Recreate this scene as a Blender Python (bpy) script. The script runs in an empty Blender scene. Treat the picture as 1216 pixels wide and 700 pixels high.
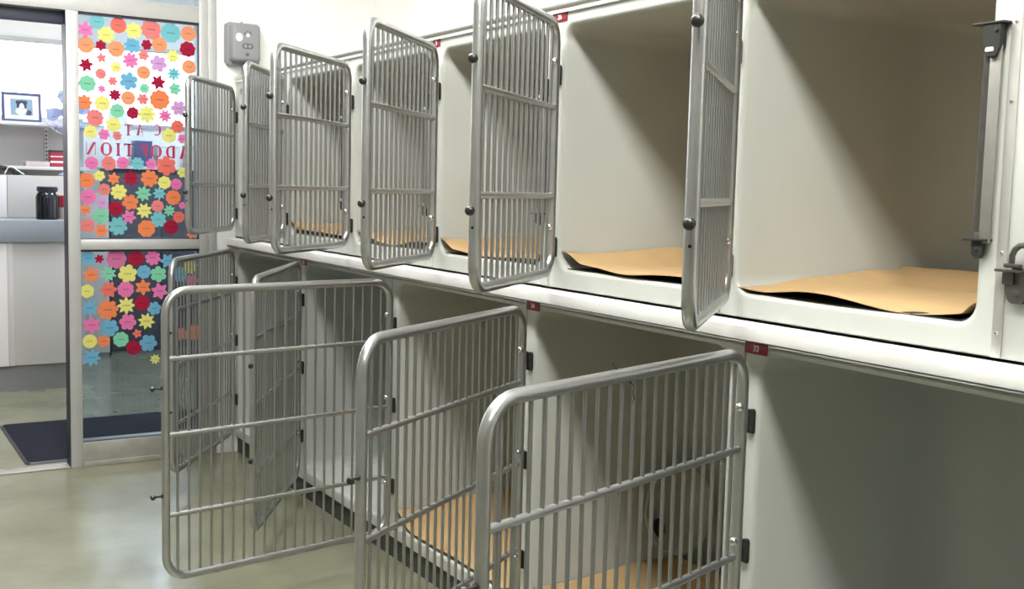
import bpy, bmesh, math, random
from mathutils import Vector, Matrix, noise
random.seed(7)
PI = math.pi
col = bpy.context.scene.collection

# flowers on the glass: x, z, radius, colour, outline; letters: character, x, z, height, width
UP= [(-0.726, 2.128, 0.0374, 'pink', 'p6'), (-0.673, 2.171, 0.0318, 'aqua', 'r'), (-0.632, 2.112, 0.0378, 'yellow', 'f8'), (-0.573, 2.164, 0.035, 'coral', 'r'), (-0.501, 2.145, 0.0368, 'yellow', 'f8'), (-0.418, 2.158, 0.0445, 'salmon', 's10'), (-0.322, 2.15, 0.0449, 'aqua', 's10'), (-0.235, 2.155, 0.0347, 'peach', 'r'), (-0.725, 2.056, 0.036, 'peach', 'r'), (-0.656, 2.06, 0.0232, 'crimson', 'f6'), (-0.585, 2.048, 0.0365, 'peach', 's10'), (-0.508, 2.072, 0.0353, 'blue', 'f8'), (-0.44, 2.082, 0.0237, 'crimson', 'f6'), (-0.378, 2.089, 0.0343, 'peach', 'r'), (-0.239, 2.077, 0.0362, 'crimson', 's8'), (-0.654, 2.001, 0.0247, 'salmon', 'p5'), (-0.517, 2.0, 0.0353, 'pink', 'f8'), (-0.455, 2.03, 0.0252, 'salmon', 'f6'), (-0.313, 2.036, 0.03, 'yellow', 'f8'), (-0.725, 1.963, 0.0332, 'crimson', 'p6'), (-0.586, 1.961, 0.0263, 'yellow', 'f6'), (-0.383, 1.995, 0.0388, 'lilac', 'f6'), (-0.233, 1.99, 0.0333, 'peach', 'r'), (-0.658, 1.925, 0.0247, 'salmon', 's8'), (-0.456, 1.946, 0.0311, 'peach', 'r'), (-0.308, 1.95, 0.0346, 'aqua', 'p8'), (-0.527, 1.899, 0.0412, 'blue', 'f6'), (-0.602, 1.894, 0.0219, 'salmon', 'f6'), (-0.72, 1.874, 0.0376, 'mint', 's8'), (-0.385, 1.903, 0.0358, 'crimson', 'p6'), (-0.654, 1.853, 0.0175, 'pink', 'f6'), (-0.452, 1.869, 0.0252, 'mint', 'f8'), (-0.302, 1.876, 0.0286, 'mint', 'f6'), (-0.592, 1.828, 0.0264, 'crimson', 'f8'), (-0.735, 1.784, 0.0347, 'orange', 'f8'), (-0.652, 1.784, 0.035, 'yellow', 's8'), (-0.53, 1.817, 0.0324, 'peach', 'r'), (-0.46, 1.816, 0.0267, 'salmon', 'f6'), (-0.378, 1.818, 0.0464, 'orange', 's10'), (-0.582, 1.753, 0.0323, 'mint', 's8'), (-0.508, 1.746, 0.0281, 'crimson', 's8'), (-0.441, 1.743, 0.0402, 'yellow', 'f8'), (-0.352, 1.74, 0.0345, 'pink', 'p8'), (-0.285, 1.782, 0.0362, 'lilac', 'f6'), (-0.686, 1.713, 0.0378, 'salmon', 's10'), (-0.602, 1.685, 0.0338, 'yellow', 'f6'), (-0.708, 1.645, 0.0291, 'yellow', 's8'), (-0.645, 1.635, 0.0249, 'pink', 'f6'), (-0.584, 1.631, 0.0206, 'salmon', 'f6'), (-0.333, 1.643, 0.0332, 'yellow', 's8'), (-0.291, 1.691, 0.0302, 'coral', 's8'), (-0.267, 1.63, 0.0212, 'pink', 'f6'), (-0.705, 1.495, 0.0292, 'pink', 's8'), (-0.624, 1.495, 0.0323, 'salmon', 's8'), (-0.558, 1.5, 0.0281, 'pink', 's8'), (-0.488, 1.499, 0.0298, 'aqua', 'f8'), (-0.42, 1.498, 0.0255, 'pink', 'f6'), (-0.347, 1.492, 0.0453, 'coral', 'f6'), (-0.728, 1.41, 0.0353, 'orange', 's6'), (-0.668, 1.434, 0.0242, 'yellow', 'f6'), (-0.602, 1.421, 0.0292, 'orange', 'p6'), (-0.52, 1.425, 0.0392, 'crimson', 'p8'), (-0.43, 1.427, 0.0396, 'orange', 'f8'), (-0.357, 1.408, 0.0299, 'yellow', 's8'), (-0.298, 1.401, 0.0267, 'pink', 's8'), (-0.266, 1.461, 0.0251, 'yellow', 'f6'), (-0.647, 1.367, 0.0275, 'salmon', 's8'), (-0.578, 1.357, 0.0358, 'yellow', 'f8'), (-0.722, 1.33, 0.0353, 'pink', 's8'), (-0.657, 1.302, 0.0275, 'lilac', 'f6'), (-0.524, 1.307, 0.036, 'orange', 'f6'), (-0.46, 1.351, 0.0379, 'mint', 'p8'), (-0.382, 1.353, 0.0315, 'aqua', 'p8'), (-0.313, 1.334, 0.0351, 'orange', 's10'), (-0.736, 1.267, 0.0273, 'orange', 'p6'), (-0.593, 1.276, 0.0326, 'crimson', 's10'), (-0.664, 1.238, 0.0356, 'mint', 'f8'), (-0.457, 1.266, 0.0379, 'yellow', 'p8'), (-0.391, 1.29, 0.0282, 'salmon', 's8'), (-0.333, 1.268, 0.0284, 'mint', 'p8'), (-0.269, 1.295, 0.0168, 'pink', 'f6'), (-0.531, 1.235, 0.0344, 'pink', 'p6'), (-0.387, 1.223, 0.0366, 'aqua', 'f8'), (-0.286, 1.236, 0.0268, 'coral', 's8'), (-0.727, 1.192, 0.0322, 'salmon', 's8'), (-0.663, 1.166, 0.034, 'orange', 'p6'), (-0.583, 1.189, 0.0424, 'aqua', 'f8'), (-0.446, 1.177, 0.0397, 'orange', 's8'), (-0.325, 1.184, 0.0334, 'crimson', 's8'), (-0.22, 1.15, 0.027, 'orange', 'p6')]
LO= [(-0.725, 1.032, 0.0308, 'blue', 's8'), (-0.673, 1.028, 0.0221, 'crimson', 'p6'), (-0.592, 1.027, 0.0446, 'magenta', 's8'), (-0.499, 1.028, 0.036, 'crimson', 's8'), (-0.416, 1.03, 0.0353, 'pink', 'f8'), (-0.342, 1.014, 0.0365, 'blue', 'p6'), (-0.712, 0.949, 0.0397, 'orange', 'p6'), (-0.63, 0.954, 0.0356, 'mint', 'p8'), (-0.539, 0.952, 0.0426, 'yellow', 'f6'), (-0.46, 0.96, 0.0316, 'blue', 's8'), (-0.389, 0.947, 0.0373, 'mint', 'f6'), (-0.732, 0.87, 0.0309, 'yellow', 's6'), (-0.63, 0.875, 0.041, 'coral', 'p6'), (-0.549, 0.874, 0.0368, 'pink', 's8'), (-0.465, 0.883, 0.0384, 'orange', 'p6'), (-0.383, 0.861, 0.041, 'pink', 'p6'), (-0.72, 0.787, 0.0389, 'blue', 'p8'), (-0.635, 0.775, 0.0468, 'orange', 'f8'), (-0.547, 0.793, 0.0427, 'yellow', 'p8'), (-0.47, 0.803, 0.0362, 'crimson', 's8'), (-0.41, 0.774, 0.0319, 'blue', 'f6'), (-0.713, 0.702, 0.0421, 'pink', 'p6'), (-0.628, 0.685, 0.0402, 'blue', 'f6'), (-0.54, 0.71, 0.0383, 'pink', 'f6'), (-0.449, 0.711, 0.04, 'yellow', 'p8'), (-0.722, 0.622, 0.0319, 'yellow', 'r'), (-0.656, 0.619, 0.029, 'orange', 'f6'), (-0.574, 0.624, 0.0351, 'mint', 's8'), (-0.495, 0.65, 0.0226, 'coral', 'p5'), (-0.513, 0.579, 0.0339, 'crimson', 's8'), (-0.441, 0.599, 0.0401, 'blue', 'f6'), (-0.714, 0.541, 0.0422, 'blue', 'p8'), (-0.407, 0.514, 0.0252, 'yellow', 'p8'), (-0.28, 0.944, 0.0365, 'blue', 's8'), (-0.229, 0.982, 0.0345, 'yellow', 'f8'), (-0.22, 0.909, 0.0302, 'pink', 'f6'), (-0.212, 0.643, 0.0369, 'orange', 's8'), (-0.324, 0.574, 0.0323, 'orange', 'f6'), (-0.273, 0.637, 0.0302, 'salmon', 'f6')]
LET= [('T', -0.531, 1.635, 0.055, 0.035), ('A', -0.475, 1.637, 0.056, 0.037), ('C', -0.392, 1.641, 0.056, 0.043), ('N', -0.707, 1.535, 0.061, 0.05), ('O', -0.635, 1.534, 0.062, 0.054), ('I', -0.579, 1.534, 0.061, 0.023), ('T', -0.528, 1.533, 0.062, 0.047), ('P', -0.457, 1.532, 0.062, 0.042), ('O', -0.397, 1.531, 0.062, 0.056), ('D', -0.327, 1.53, 0.063, 0.051), ('A', -0.258, 1.529, 0.063, 0.054)]

# ------------------------------------------------------------------ key dimensions (metres)
YW = 5.804                 # room side of the glazed end wall
WU, WL = 0.74, 0.9486      # widths of an upper and of a lower kennel
ZA, ZT = 1.136, 1.929      # bottom and top of the upper row
ZLB, ZLT = 0.082, 1.078    # bottom and top of the lower row
DEPTH = 0.74

# ------------------------------------------------------------------ materials
def nodes_of(m):
    m.use_nodes = True
    return m.node_tree.nodes, m.node_tree.links, m.node_tree.nodes['Principled BSDF']

def mat(name, rgb, rough=0.5, metal=0.0, var=0.0, scale=8.0, bump=0.0, bscale=60.0, spec=None, emit=None, estr=0.0):
    m = bpy.data.materials.new(name)
    N, L, b = nodes_of(m)
    b.inputs['Base Color'].default_value = (*rgb, 1)
    b.inputs['Roughness'].default_value = rough
    b.inputs['Metallic'].default_value = metal
    if spec is not None:
        b.inputs['Specular IOR Level'].default_value = spec
    if emit:
        b.inputs['Emission Color'].default_value = (*emit, 1)
        b.inputs['Emission Strength'].default_value = estr
    tc = N.new('ShaderNodeTexCoord')
    if var > 0:
        n = N.new('ShaderNodeTexNoise'); n.inputs['Scale'].default_value = scale; n.inputs['Detail'].default_value = 5
        L.new(tc.outputs['Object'], n.inputs['Vector'])
        mx = N.new('ShaderNodeMix'); mx.data_type = 'RGBA'
        mx.inputs[6].default_value = (*[c * (1 - var) for c in rgb], 1)
        mx.inputs[7].default_value = (*[min(1, c * (1 + var)) for c in rgb], 1)
        L.new(n.outputs['Fac'], mx.inputs[0]); L.new(mx.outputs[2], b.inputs['Base Color'])
    if bump > 0:
        n2 = N.new('ShaderNodeTexNoise'); n2.inputs['Scale'].default_value = bscale; n2.inputs['Detail'].default_value = 4
        L.new(tc.outputs['Object'], n2.inputs['Vector'])
        bp = N.new('ShaderNodeBump'); bp.inputs['Strength'].default_value = bump; bp.inputs['Distance'].default_value = 0.004
        L.new(n2.outputs['Fac'], bp.inputs['Height']); L.new(bp.outputs['Normal'], b.inputs['Normal'])
    return m

def glass_mat(name, tint, gloss=0.5):
    m = bpy.data.materials.new(name); m.use_nodes = True
    N, L = m.node_tree.nodes, m.node_tree.links
    N.clear()
    out = N.new('ShaderNodeOutputMaterial'); mix = N.new('ShaderNodeMixShader')
    tr = N.new('ShaderNodeBsdfTransparent'); gl = N.new('ShaderNodeBsdfGlossy'); fr = N.new('ShaderNodeFresnel')
    mu = N.new('ShaderNodeMath'); mu.operation = 'MULTIPLY'; mu.inputs[1].default_value = gloss
    tr.inputs['Color'].default_value = (*tint, 1); gl.inputs['Roughness'].default_value = 0.03; fr.inputs['IOR'].default_value = 1.5
    L.new(fr.outputs['Fac'], mu.inputs[0]); L.new(mu.outputs[0], mix.inputs[0]); L.new(tr.outputs[0], mix.inputs[1]); L.new(gl.outputs[0], mix.inputs[2])
    L.new(mix.outputs[0], out.inputs['Surface'])
    return m

def paper_flower_mat(name, rgb):
    # thin paper that lets some light through, with a short handwritten scribble across the middle
    m = bpy.data.materials.new(name)
    N, L, b = nodes_of(m)
    b.inputs['Roughness'].default_value = 0.8
    b.inputs['Specular IOR Level'].default_value = 0.2
    tc = N.new('ShaderNodeTexCoord'); sp = N.new('ShaderNodeSeparateXYZ'); L.new(tc.outputs['Generated'], sp.inputs[0])
    nz = N.new('ShaderNodeTexNoise'); nz.inputs['Scale'].default_value = 16; L.new(tc.outputs['Object'], nz.inputs['Vector'])
    def M(op, a, c):
        n = N.new('ShaderNodeMath'); n.operation = op
        for i, s in enumerate((a, c)):
            if isinstance(s, (int, float)): n.inputs[i].default_value = s
            elif s is not None: L.new(s, n.inputs[i])
        return n.outputs[0]
    wob = M('MULTIPLY', M('SUBTRACT', nz.outputs['Fac'], 0.5), 0.16)
    wav = M('MULTIPLY', M('SINE', M('MULTIPLY', sp.outputs['X'], 95.0), None), 0.025)
    dz = M('ABSOLUTE', M('SUBTRACT', M('SUBTRACT', sp.outputs['Z'], 0.5), M('ADD', wob, wav)), None)
    dx = M('ABSOLUTE', M('SUBTRACT', sp.outputs['X'], 0.5), None)
    ink = M('MULTIPLY', M('LESS_THAN', dz, 0.022), M('LESS_THAN', dx, 0.2))
    mx = N.new('ShaderNodeMix'); mx.data_type = 'RGBA'
    mx.inputs[6].default_value = (*rgb, 1); mx.inputs[7].default_value = (*[c * 0.4 for c in rgb], 1)
    L.new(ink, mx.inputs[0]); L.new(mx.outputs[2], b.inputs['Base Color'])
    tl = N.new('ShaderNodeBsdfTranslucent'); L.new(mx.outputs[2], tl.inputs['Color'])
    ms = N.new('ShaderNodeMixShader'); ms.inputs[0].default_value = 0.58
    L.new(b.outputs[0], ms.inputs[1]); L.new(tl.outputs[0], ms.inputs[2])
    L.new(ms.outputs[0], N['Material Output'].inputs['Surface'])
    return m

M_ = {}
M_['shell'] = mat('kennel_white', (0.462, 0.480, 0.452), 0.34, var=0.03, scale=3, bump=0.04, bscale=200)
M_['tube'] = mat('galvanised_tube', (0.49, 0.50, 0.505), 0.33, 0.92, var=0.14, scale=22, bump=0.10, bscale=150)
M_['bar'] = mat('galvanised_bar', (0.38, 0.39, 0.39), 0.33, 0.90, var=0.10, scale=30)
M_['bright'] = mat('bright_steel', (0.72, 0.72, 0.70), 0.22, 0.95)
M_['knob'] = mat('black_knob', (0.018, 0.018, 0.018), 0.35)
M_['hinge'] = mat('dark_hinge', (0.035, 0.035, 0.032), 0.45, 0.4)
M_['latch'] = mat('dark_latch_steel', (0.13, 0.125, 0.115), 0.35, 0.8, var=0.3, scale=30)
M_['latchplate'] = mat('latch_plate_steel', (0.30, 0.30, 0.28), 0.4, 0.6, var=0.25, scale=25)
M_['nylon'] = mat('nylon_collar', (0.66, 0.64, 0.58), 0.5)
M_['ledge'] = mat('brushed_ledge', (0.86, 0.86, 0.86), 0.36, 0.25, var=0.14, scale=7)
M_['strip'] = mat('aluminium_strip', (0.62, 0.62, 0.60), 0.4, 0.7, var=0.08, scale=20)
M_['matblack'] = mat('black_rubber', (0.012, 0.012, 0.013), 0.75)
M_['tag'] = mat('red_tag', (0.20, 0.008, 0.020), 0.4)
M_['tagtext'] = mat('tag_lettering', (0.86, 0.82, 0.80), 0.5)
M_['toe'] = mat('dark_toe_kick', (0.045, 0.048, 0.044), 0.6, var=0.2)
M_['wall'] = mat('white_paint', (0.88, 0.88, 0.85), 0.55, var=0.02, scale=2)
M_['ceil'] = mat('ceiling_white', (0.60, 0.60, 0.58), 0.7)
M_['beige'] = mat('beige_paint', (0.17, 0.165, 0.14), 0.6)
M_['frame'] = mat('aluminium_frame', (0.46, 0.46, 0.46), 0.42, 0.35, var=0.08, scale=14)
M_['gasket'] = mat('dark_gasket', (0.022, 0.026, 0.05), 0.5)
M_['glass'] = glass_mat('sidelight_glass', (0.80, 0.87, 0.93), 0.9)
M_['letter'] = mat('crimson_vinyl', (0.34, 0.02, 0.075), 0.45)
M_['kick'] = mat('worn_bottom_rail', (0.30, 0.295, 0.265), 0.5, 0.25, var=0.35, scale=9)
M_['disp'] = mat('grey_plastic', (0.25, 0.255, 0.27), 0.38, var=0.03)
M_['dispdark'] = mat('smoked_window', (0.10, 0.10, 0.11), 0.2)
M_['white'] = mat('plain_white', (0.86, 0.86, 0.85), 0.5)
M_['counter'] = mat('counter_laminate', (0.56, 0.54, 0.52), 0.45, var=0.02)
M_['countertop'] = mat('blue_grey_laminate', (0.27, 0.30, 0.33), 0.4, var=0.03)
M_['counterbase'] = mat('grey_base', (0.20, 0.20, 0.20), 0.55)
M_['shelf'] = mat('shelf_white', (0.72, 0.70, 0.70), 0.5)
M_['charcoal'] = mat('charcoal_cabinet', (0.052, 0.055, 0.075), 0.5, var=0.2)
M_['doormat'] = mat('dark_door_mat', (0.020, 0.021, 0.030), 0.95, spec=0.05, bump=0.5, bscale=300)
M_['navy'] = mat('blue_frame', (0.07, 0.085, 0.20), 0.4)
M_['picblue'] = mat('print_blue', (0.22, 0.33, 0.42), 0.5, var=0.2, scale=20)
M_['picdark'] = mat('print_dark', (0.05, 0.06, 0.09), 0.5)
M_['fan'] = mat('pale_fan_plastic', (0.40, 0.46, 0.70), 0.35)
M_['jar'] = glass_mat('jar_plastic', (0.55, 0.58, 0.66), 1.0)
M_['bean'] = mat('dark_jar_filling', (0.060, 0.062, 0.095), 0.45, var=0.8, scale=45, bump=1.0, bscale=60)
M_['lid'] = mat('black_lid', (0.015, 0.016, 0.03), 0.4)
M_['redcard'] = mat('red_carton', (0.42, 0.03, 0.06), 0.5)
M_['pinkcard'] = mat('pale_pink_carton', (0.62, 0.52, 0.50), 0.6)
M_['blackplastic'] = mat('black_plastic', (0.02, 0.02, 0.025), 0.4)
M_['bowl'] = mat('cloudy_grey_plastic', (0.40, 0.41, 0.38), 0.35, var=0.12, scale=12)
M_['rust'] = mat('dark_wire', (0.03, 0.025, 0.02), 0.6)
M_['tubeglow'] = mat('lamp_diffuser', (0.9, 0.9, 0.9), 0.5, emit=(1.0, 0.985, 0.92), estr=73.0)
M_['farglow'] = mat('far_lamp_diffuser', (0.9, 0.9, 0.9), 0.5, emit=(1.0, 0.985, 0.93), estr=48.0)
M_['officefill'] = mat('office_fill_diffuser', (0.9, 0.9, 0.9), 0.5, emit=(0.90, 0.93, 1.0), estr=22.0)  # bluish glow for the added fill lights in the office
M_['daylight'] = mat('daylight_window', (0.9, 0.9, 0.9), 0.5, emit=(0.93, 0.96, 1.0), estr=9.0)

def floor_material():
    m = bpy.data.materials.new('sealed_floor')
    N, L, b = nodes_of(m)
    tc = N.new('ShaderNodeTexCoord')
    n = N.new('ShaderNodeTexNoise'); n.inputs['Scale'].default_value = 1.7; n.inputs['Detail'].default_value = 7; n.inputs['Roughness'].default_value = 0.62
    L.new(tc.outputs['Object'], n.inputs['Vector'])
    r = N.new('ShaderNodeValToRGB')
    r.color_ramp.elements[0].position = 0.3; r.color_ramp.elements[0].color = (0.135, 0.138, 0.090, 1)
    r.color_ramp.elements[1].position = 0.72; r.color_ramp.elements[1].color = (0.225, 0.226, 0.160, 1)
    L.new(n.outputs['Fac'], r.inputs[0]); L.new(r.outputs[0], b.inputs['Base Color'])
    n2 = N.new('ShaderNodeTexNoise'); n2.inputs['Scale'].default_value = 5; n2.inputs['Detail'].default_value = 6
    L.new(tc.outputs['Object'], n2.inputs['Vector'])
    mr = N.new('ShaderNodeMapRange'); mr.inputs[3].default_value = 0.13; mr.inputs[4].default_value = 0.30
    L.new(n2.outputs['Fac'], mr.inputs[0]); L.new(mr.outputs[0], b.inputs['Roughness'])
    n3 = N.new('ShaderNodeTexNoise'); n3.inputs['Scale'].default_value = 9; n3.inputs['Detail'].default_value = 3
    L.new(tc.outputs['Object'], n3.inputs['Vector'])
    bp = N.new('ShaderNodeBump'); bp.inputs['Strength'].default_value = 0.08; bp.inputs['Distance'].default_value = 0.006
    L.new(n3.outputs['Fac'], bp.inputs['Height']); L.new(bp.outputs['Normal'], b.inputs['Normal'])
    return m
M_['floor'] = floor_material()

def kraft_material():
    m = bpy.data.materials.new('brown_kraft_paper')
    N, L, b = nodes_of(m)
    b.inputs['Roughness'].default_value = 0.75
    b.inputs['Specular IOR Level'].default_value = 0.25
    tc = N.new('ShaderNodeTexCoord')
    w = N.new('ShaderNodeTexWave'); w.wave_type = 'BANDS'; w.bands_direction = 'DIAGONAL'
    w.inputs['Scale'].default_value = 34; w.inputs['Distortion'].default_value = 0.6
    L.new(tc.outputs['Object'], w.inputs['Vector'])
    n = N.new('ShaderNodeTexNoise'); n.inputs['Scale'].default_value = 14; n.inputs['Detail'].default_value = 5
    L.new(tc.outputs['Object'], n.inputs['Vector'])
    mx = N.new('ShaderNodeMix'); mx.data_type = 'RGBA'
    mx.inputs[6].default_value = (0.42, 0.28, 0.14, 1); mx.inputs[7].default_value = (0.50, 0.34, 0.175, 1)
    L.new(n.outputs['Fac'], mx.inputs[0]); L.new(mx.outputs[2], b.inputs['Base Color'])
    bp = N.new('ShaderNodeBump'); bp.inputs['Strength'].default_value = 0.25; bp.inputs['Distance'].default_value = 0.002
    L.new(w.outputs['Fac'], bp.inputs['Height']); L.new(bp.outputs['Normal'], b.inputs['Normal'])
    return m
M_['kraft'] = kraft_material()

def block_wall_material():
    m = bpy.data.materials.new('painted_block')
    N, L, b = nodes_of(m)
    b.inputs['Roughness'].default_value = 0.5
    b.inputs['Base Color'].default_value = (0.88, 0.88, 0.85, 1)
    tc = N.new('ShaderNodeTexCoord'); mp = N.new('ShaderNodeMapping')
    mp.inputs['Rotation'].default_value = (PI / 2, 0, 0)
    L.new(tc.outputs['Object'], mp.inputs['Vector'])
    br = N.new('ShaderNodeTexBrick'); br.inputs['Scale'].default_value = 1.0
    br.inputs['Brick Width'].default_value = 0.4; br.inputs['Row Height'].default_value = 0.2; br.inputs['Mortar Size'].default_value = 0.006
    br.inputs['Color1'].default_value = (1, 1, 1, 1); br.inputs['Color2'].default_value = (1, 1, 1, 1); br.inputs['Mortar'].default_value = (0, 0, 0, 1)
    L.new(mp.outputs[0], br.inputs['Vector'])
    bp = N.new('ShaderNodeBump'); bp.inputs['Strength'].default_value = 0.35; bp.inputs['Distance'].default_value = 0.004
    L.new(br.outputs['Color'], bp.inputs['Height']); L.new(bp.outputs['Normal'], b.inputs['Normal'])
    return m
M_['block'] = block_wall_material()

# ------------------------------------------------------------------ mesh helpers
def finish(bm, name, m, smooth=True, angle=35):
    bmesh.ops.recalc_face_normals(bm, faces=bm.faces)
    me = bpy.data.meshes.new(name)
    bm.to_mesh(me); bm.free()
    for mm in (m if isinstance(m, (list, tuple)) else [m]):
        me.materials.append(mm)
    if smooth:
        for p in me.polygons: p.use_smooth = True
        me.set_sharp_from_angle(angle=math.radians(angle))
    return me

def link(name, me, parent=None, loc=(0, 0, 0), rotz=0.0):
    o = bpy.data.objects.new(name, me)
    col.objects.link(o)
    if parent is not None: o.parent = parent
    o.location = loc; o.rotation_euler = (0, 0, rotz)
    return o

def empty(name, loc, rotz=0.0):
    o = bpy.data.objects.new(name, None); col.objects.link(o)
    o.empty_display_size = 0.1
    o.location = loc; o.rotation_euler = (0, 0, rotz)
    return o

def tag(o, label, cat, group=None):
    o['label'] = label; o['category'] = cat
    if group: o['group'] = group
    return o

def struct(o, label=None):
    o['kind'] = 'structure'
    if label: o['label'] = label
    return o

def box(bm, a, b, bev=0.0, mi=0):
    vs = [bm.verts.new((x, y, z)) for x in (a[0], b[0]) for y in (a[1], b[1]) for z in (a[2], b[2])]
    F = [(0, 1, 3, 2), (4, 6, 7, 5), (0, 4, 5, 1), (2, 3, 7, 6), (0, 2, 6, 4), (1, 5, 7, 3)]
    fs = [bm.faces.new([vs[i] for i in f]) for f in F]
    for f in fs: f.material_index = mi
    if bev > 0:
        es = list({e for f in fs for e in f.edges})
        r = bmesh.ops.bevel(bm, geom=es, offset=bev, segments=2, affect='EDGES', profile=0.5)
        for f in r['faces']: f.material_index = mi
    return fs

def tube(bm, path, r, seg=10, closed=False, n=None, caps=True, mi=0):
    P = [Vector(p) for p in path]
    k = len(P)
    rings = []
    prev = None
    for i in range(k):
        if closed: t = P[(i + 1) % k] - P[i - 1]
        else: t = P[min(i + 1, k - 1)] - P[max(i - 1, 0)]
        t.normalize()
        if n is not None: a = Vector(n)
        elif prev is None: a = t.orthogonal()
        else: a = prev - t * prev.dot(t)
        a = (a - t * a.dot(t)).normalized(); prev = a
        b = t.cross(a)
        rr = r[i] if isinstance(r, (list, tuple)) else r
        rings.append([bm.verts.new(P[i] + a * math.cos(2 * PI * j / seg) * rr + b * math.sin(2 * PI * j / seg) * rr) for j in range(seg)])
    m = k if closed else k - 1
    for i in range(m):
        A, B = rings[i], rings[(i + 1) % k]
        for j in range(seg):
            f = bm.faces.new((A[j], A[(j + 1) % seg], B[(j + 1) % seg], B[j])); f.material_index = mi
    if not closed and caps:
        f = bm.faces.new(rings[0][::-1]); f.material_index = mi
        f = bm.faces.new(rings[-1]); f.material_index = mi

def lathe(bm, prof, origin, axis=(0, 0, 1), seg=16, mi=0):
    ax = Vector(axis).normalized(); a = ax.orthogonal().normalized(); b = ax.cross(a); o = Vector(origin)
    rings = []
    for r, h in prof:
        if r < 1e-6: rings.append([bm.verts.new(o + ax * h)])
        else: rings.append([bm.verts.new(o + ax * h + (a * math.cos(2 * PI * j / seg) + b * math.sin(2 * PI * j / seg)) * r) for j in range(seg)])
    for A, B in zip(rings, rings[1:]):
        for j in range(seg):
            q = [A[j % len(A)], A[(j + 1) % len(A)], B[(j + 1) % len(B)], B[j % len(B)]]
            q = list(dict.fromkeys(q))
            if len(q) > 2:
                f = bm.faces.new(q); f.material_index = mi

def rounded(u0, u1, v0, v1, r, k=6):
    pts = []
    for cx, cy, a0 in ((u1 - r, v1 - r, 0), (u0 + r, v1 - r, 90), (u0 + r, v0 + r, 180), (u1 - r, v0 + r, 270)):
        for i in range(k + 1):
            a = math.radians(a0 + 90 * i / k)
            pts.append((cx + r * math.cos(a), cy + r * math.sin(a)))
    return pts

def loft(bm, rings, closed=True, mi=0):
    V = [[bm.verts.new(p) for p in r] for r in rings]
    n = len(V[0])
    for A, B in zip(V, V[1:]):
        for j in range(n if closed else n - 1):
            f = bm.faces.new((A[j], A[(j + 1) % n], B[(j + 1) % n], B[j])); f.material_index = mi
    return V

def prism(bm, pts, axis, h0, h1, mi=0):
    # pts: 2-D outline; axis 0/1/2 = direction of thickness
    def P(p, h):
        q = list(p); q.insert(axis, h); return q
    A = [bm.verts.new(P(p, h0)) for p in pts]; B = [bm.verts.new(P(p, h1)) for p in pts]
    n = len(pts)
    for f in (bm.faces.new(A), bm.faces.new(B[::-1])): f.material_index = mi
    for j in range(n):
        f = bm.faces.new((A[j], B[j], B[(j + 1) % n], A[(j + 1) % n])); f.material_index = mi

def box_mesh(name, m, *boxes, bev=0.0):
    bm = bmesh.new()
    for a, b in boxes: box(bm, a, b, bev)
    return finish(bm, name, m)

# ------------------------------------------------------------------ kennels
def shell_mesh(name, W, H, oy0, oy1, oz0, oz1, rad):
    # moulded white kennel: local y along the row, x into the cabinet; one lofted skin, outside and inside
    bm = bmesh.new(); k = 6; g = 0.0015
    op = rounded(oy0, oy1, oz0, oz1, rad, k)
    def outer(ins):
        out = []
        for i, (y, z) in enumerate(op):
            c = i // (k + 1); t = (i % (k + 1)) / k
            y0, y1, z0, z1 = g + ins, W - g - ins, g + ins, H - g - ins
            cy, cz = [(y1, z1), (y0, z1), (y0, z0), (y1, z0)][c]
            yc, zc = [(oy1 - rad, oz1 - rad), (oy0 + rad, oz1 - rad), (oy0 + rad, oz0 + rad), (oy1 - rad, oz0 + rad)][c]
            if c in (0, 2):
                p = (cy, zc + (cz - zc) * min(1, 2 * t)) if t <= 0.5 else (cy + (yc - cy) * (2 * t - 1), cz)
            else:
                p = (yc + (cy - yc) * min(1, 2 * t), cz) if t <= 0.5 else (cy, cz + (zc - cz) * (2 * t - 1))
            out.append(p)
        return out
    def ring(pts, x): return [(x, y, z) for y, z in pts]
    def op_off(d): return rounded(oy0 - d, oy1 + d, oz0 - d, oz1 + d, rad + d * 0.6, k)
    R = [ring(outer(0), DEPTH), ring(outer(0), 0.004), ring(outer(0.003), 0.0)]
    f = 0.012
    R.append(ring(op_off(f), 0.0))
    for a in (30, 60, 90):
        R.append(ring(op_off(f * (1 - math.sin(math.radians(a)))), f * (1 - math.cos(math.radians(a)))))
    R.append(ring(op, 0.05))
    R.append(ring(op, DEPTH - 0.20))
    for a in (10, 20, 30, 40, 50, 60, 70, 80, 90):
        c = 0.16 * (1 - math.cos(math.radians(a))); e = 0.05 * (1 - math.cos(math.radians(a)))
        R.append(ring(rounded(oy0 + c, oy1 - c, oz0, oz1 - e, rad * (1 - 0.5 * a / 90), k), DEPTH - 0.20 + 0.18 * math.sin(math.radians(a))))
    V = loft(bm, R)
    bm.faces.new(V[-1]); bm.faces.new(V[0][::-1])
    return finish(bm, name, M_['shell'], angle=50)

def door_frame_mesh(name, w, h, rad, r):
    bm = bmesh.new()
    pts = rounded(0, w, 0, h, rad, 8)
    tube(bm, [(u, 0, z) for u, z in pts], r, 14, True, n=(0, 1, 0))
    return finish(bm, name, M_['tube'], angle=60)

def rod_mesh(name, a, b, r, m, seg=10):
    bm = bmesh.new(); tube(bm, [a, b], r, seg); return finish(bm, name, m, angle=50)

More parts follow.
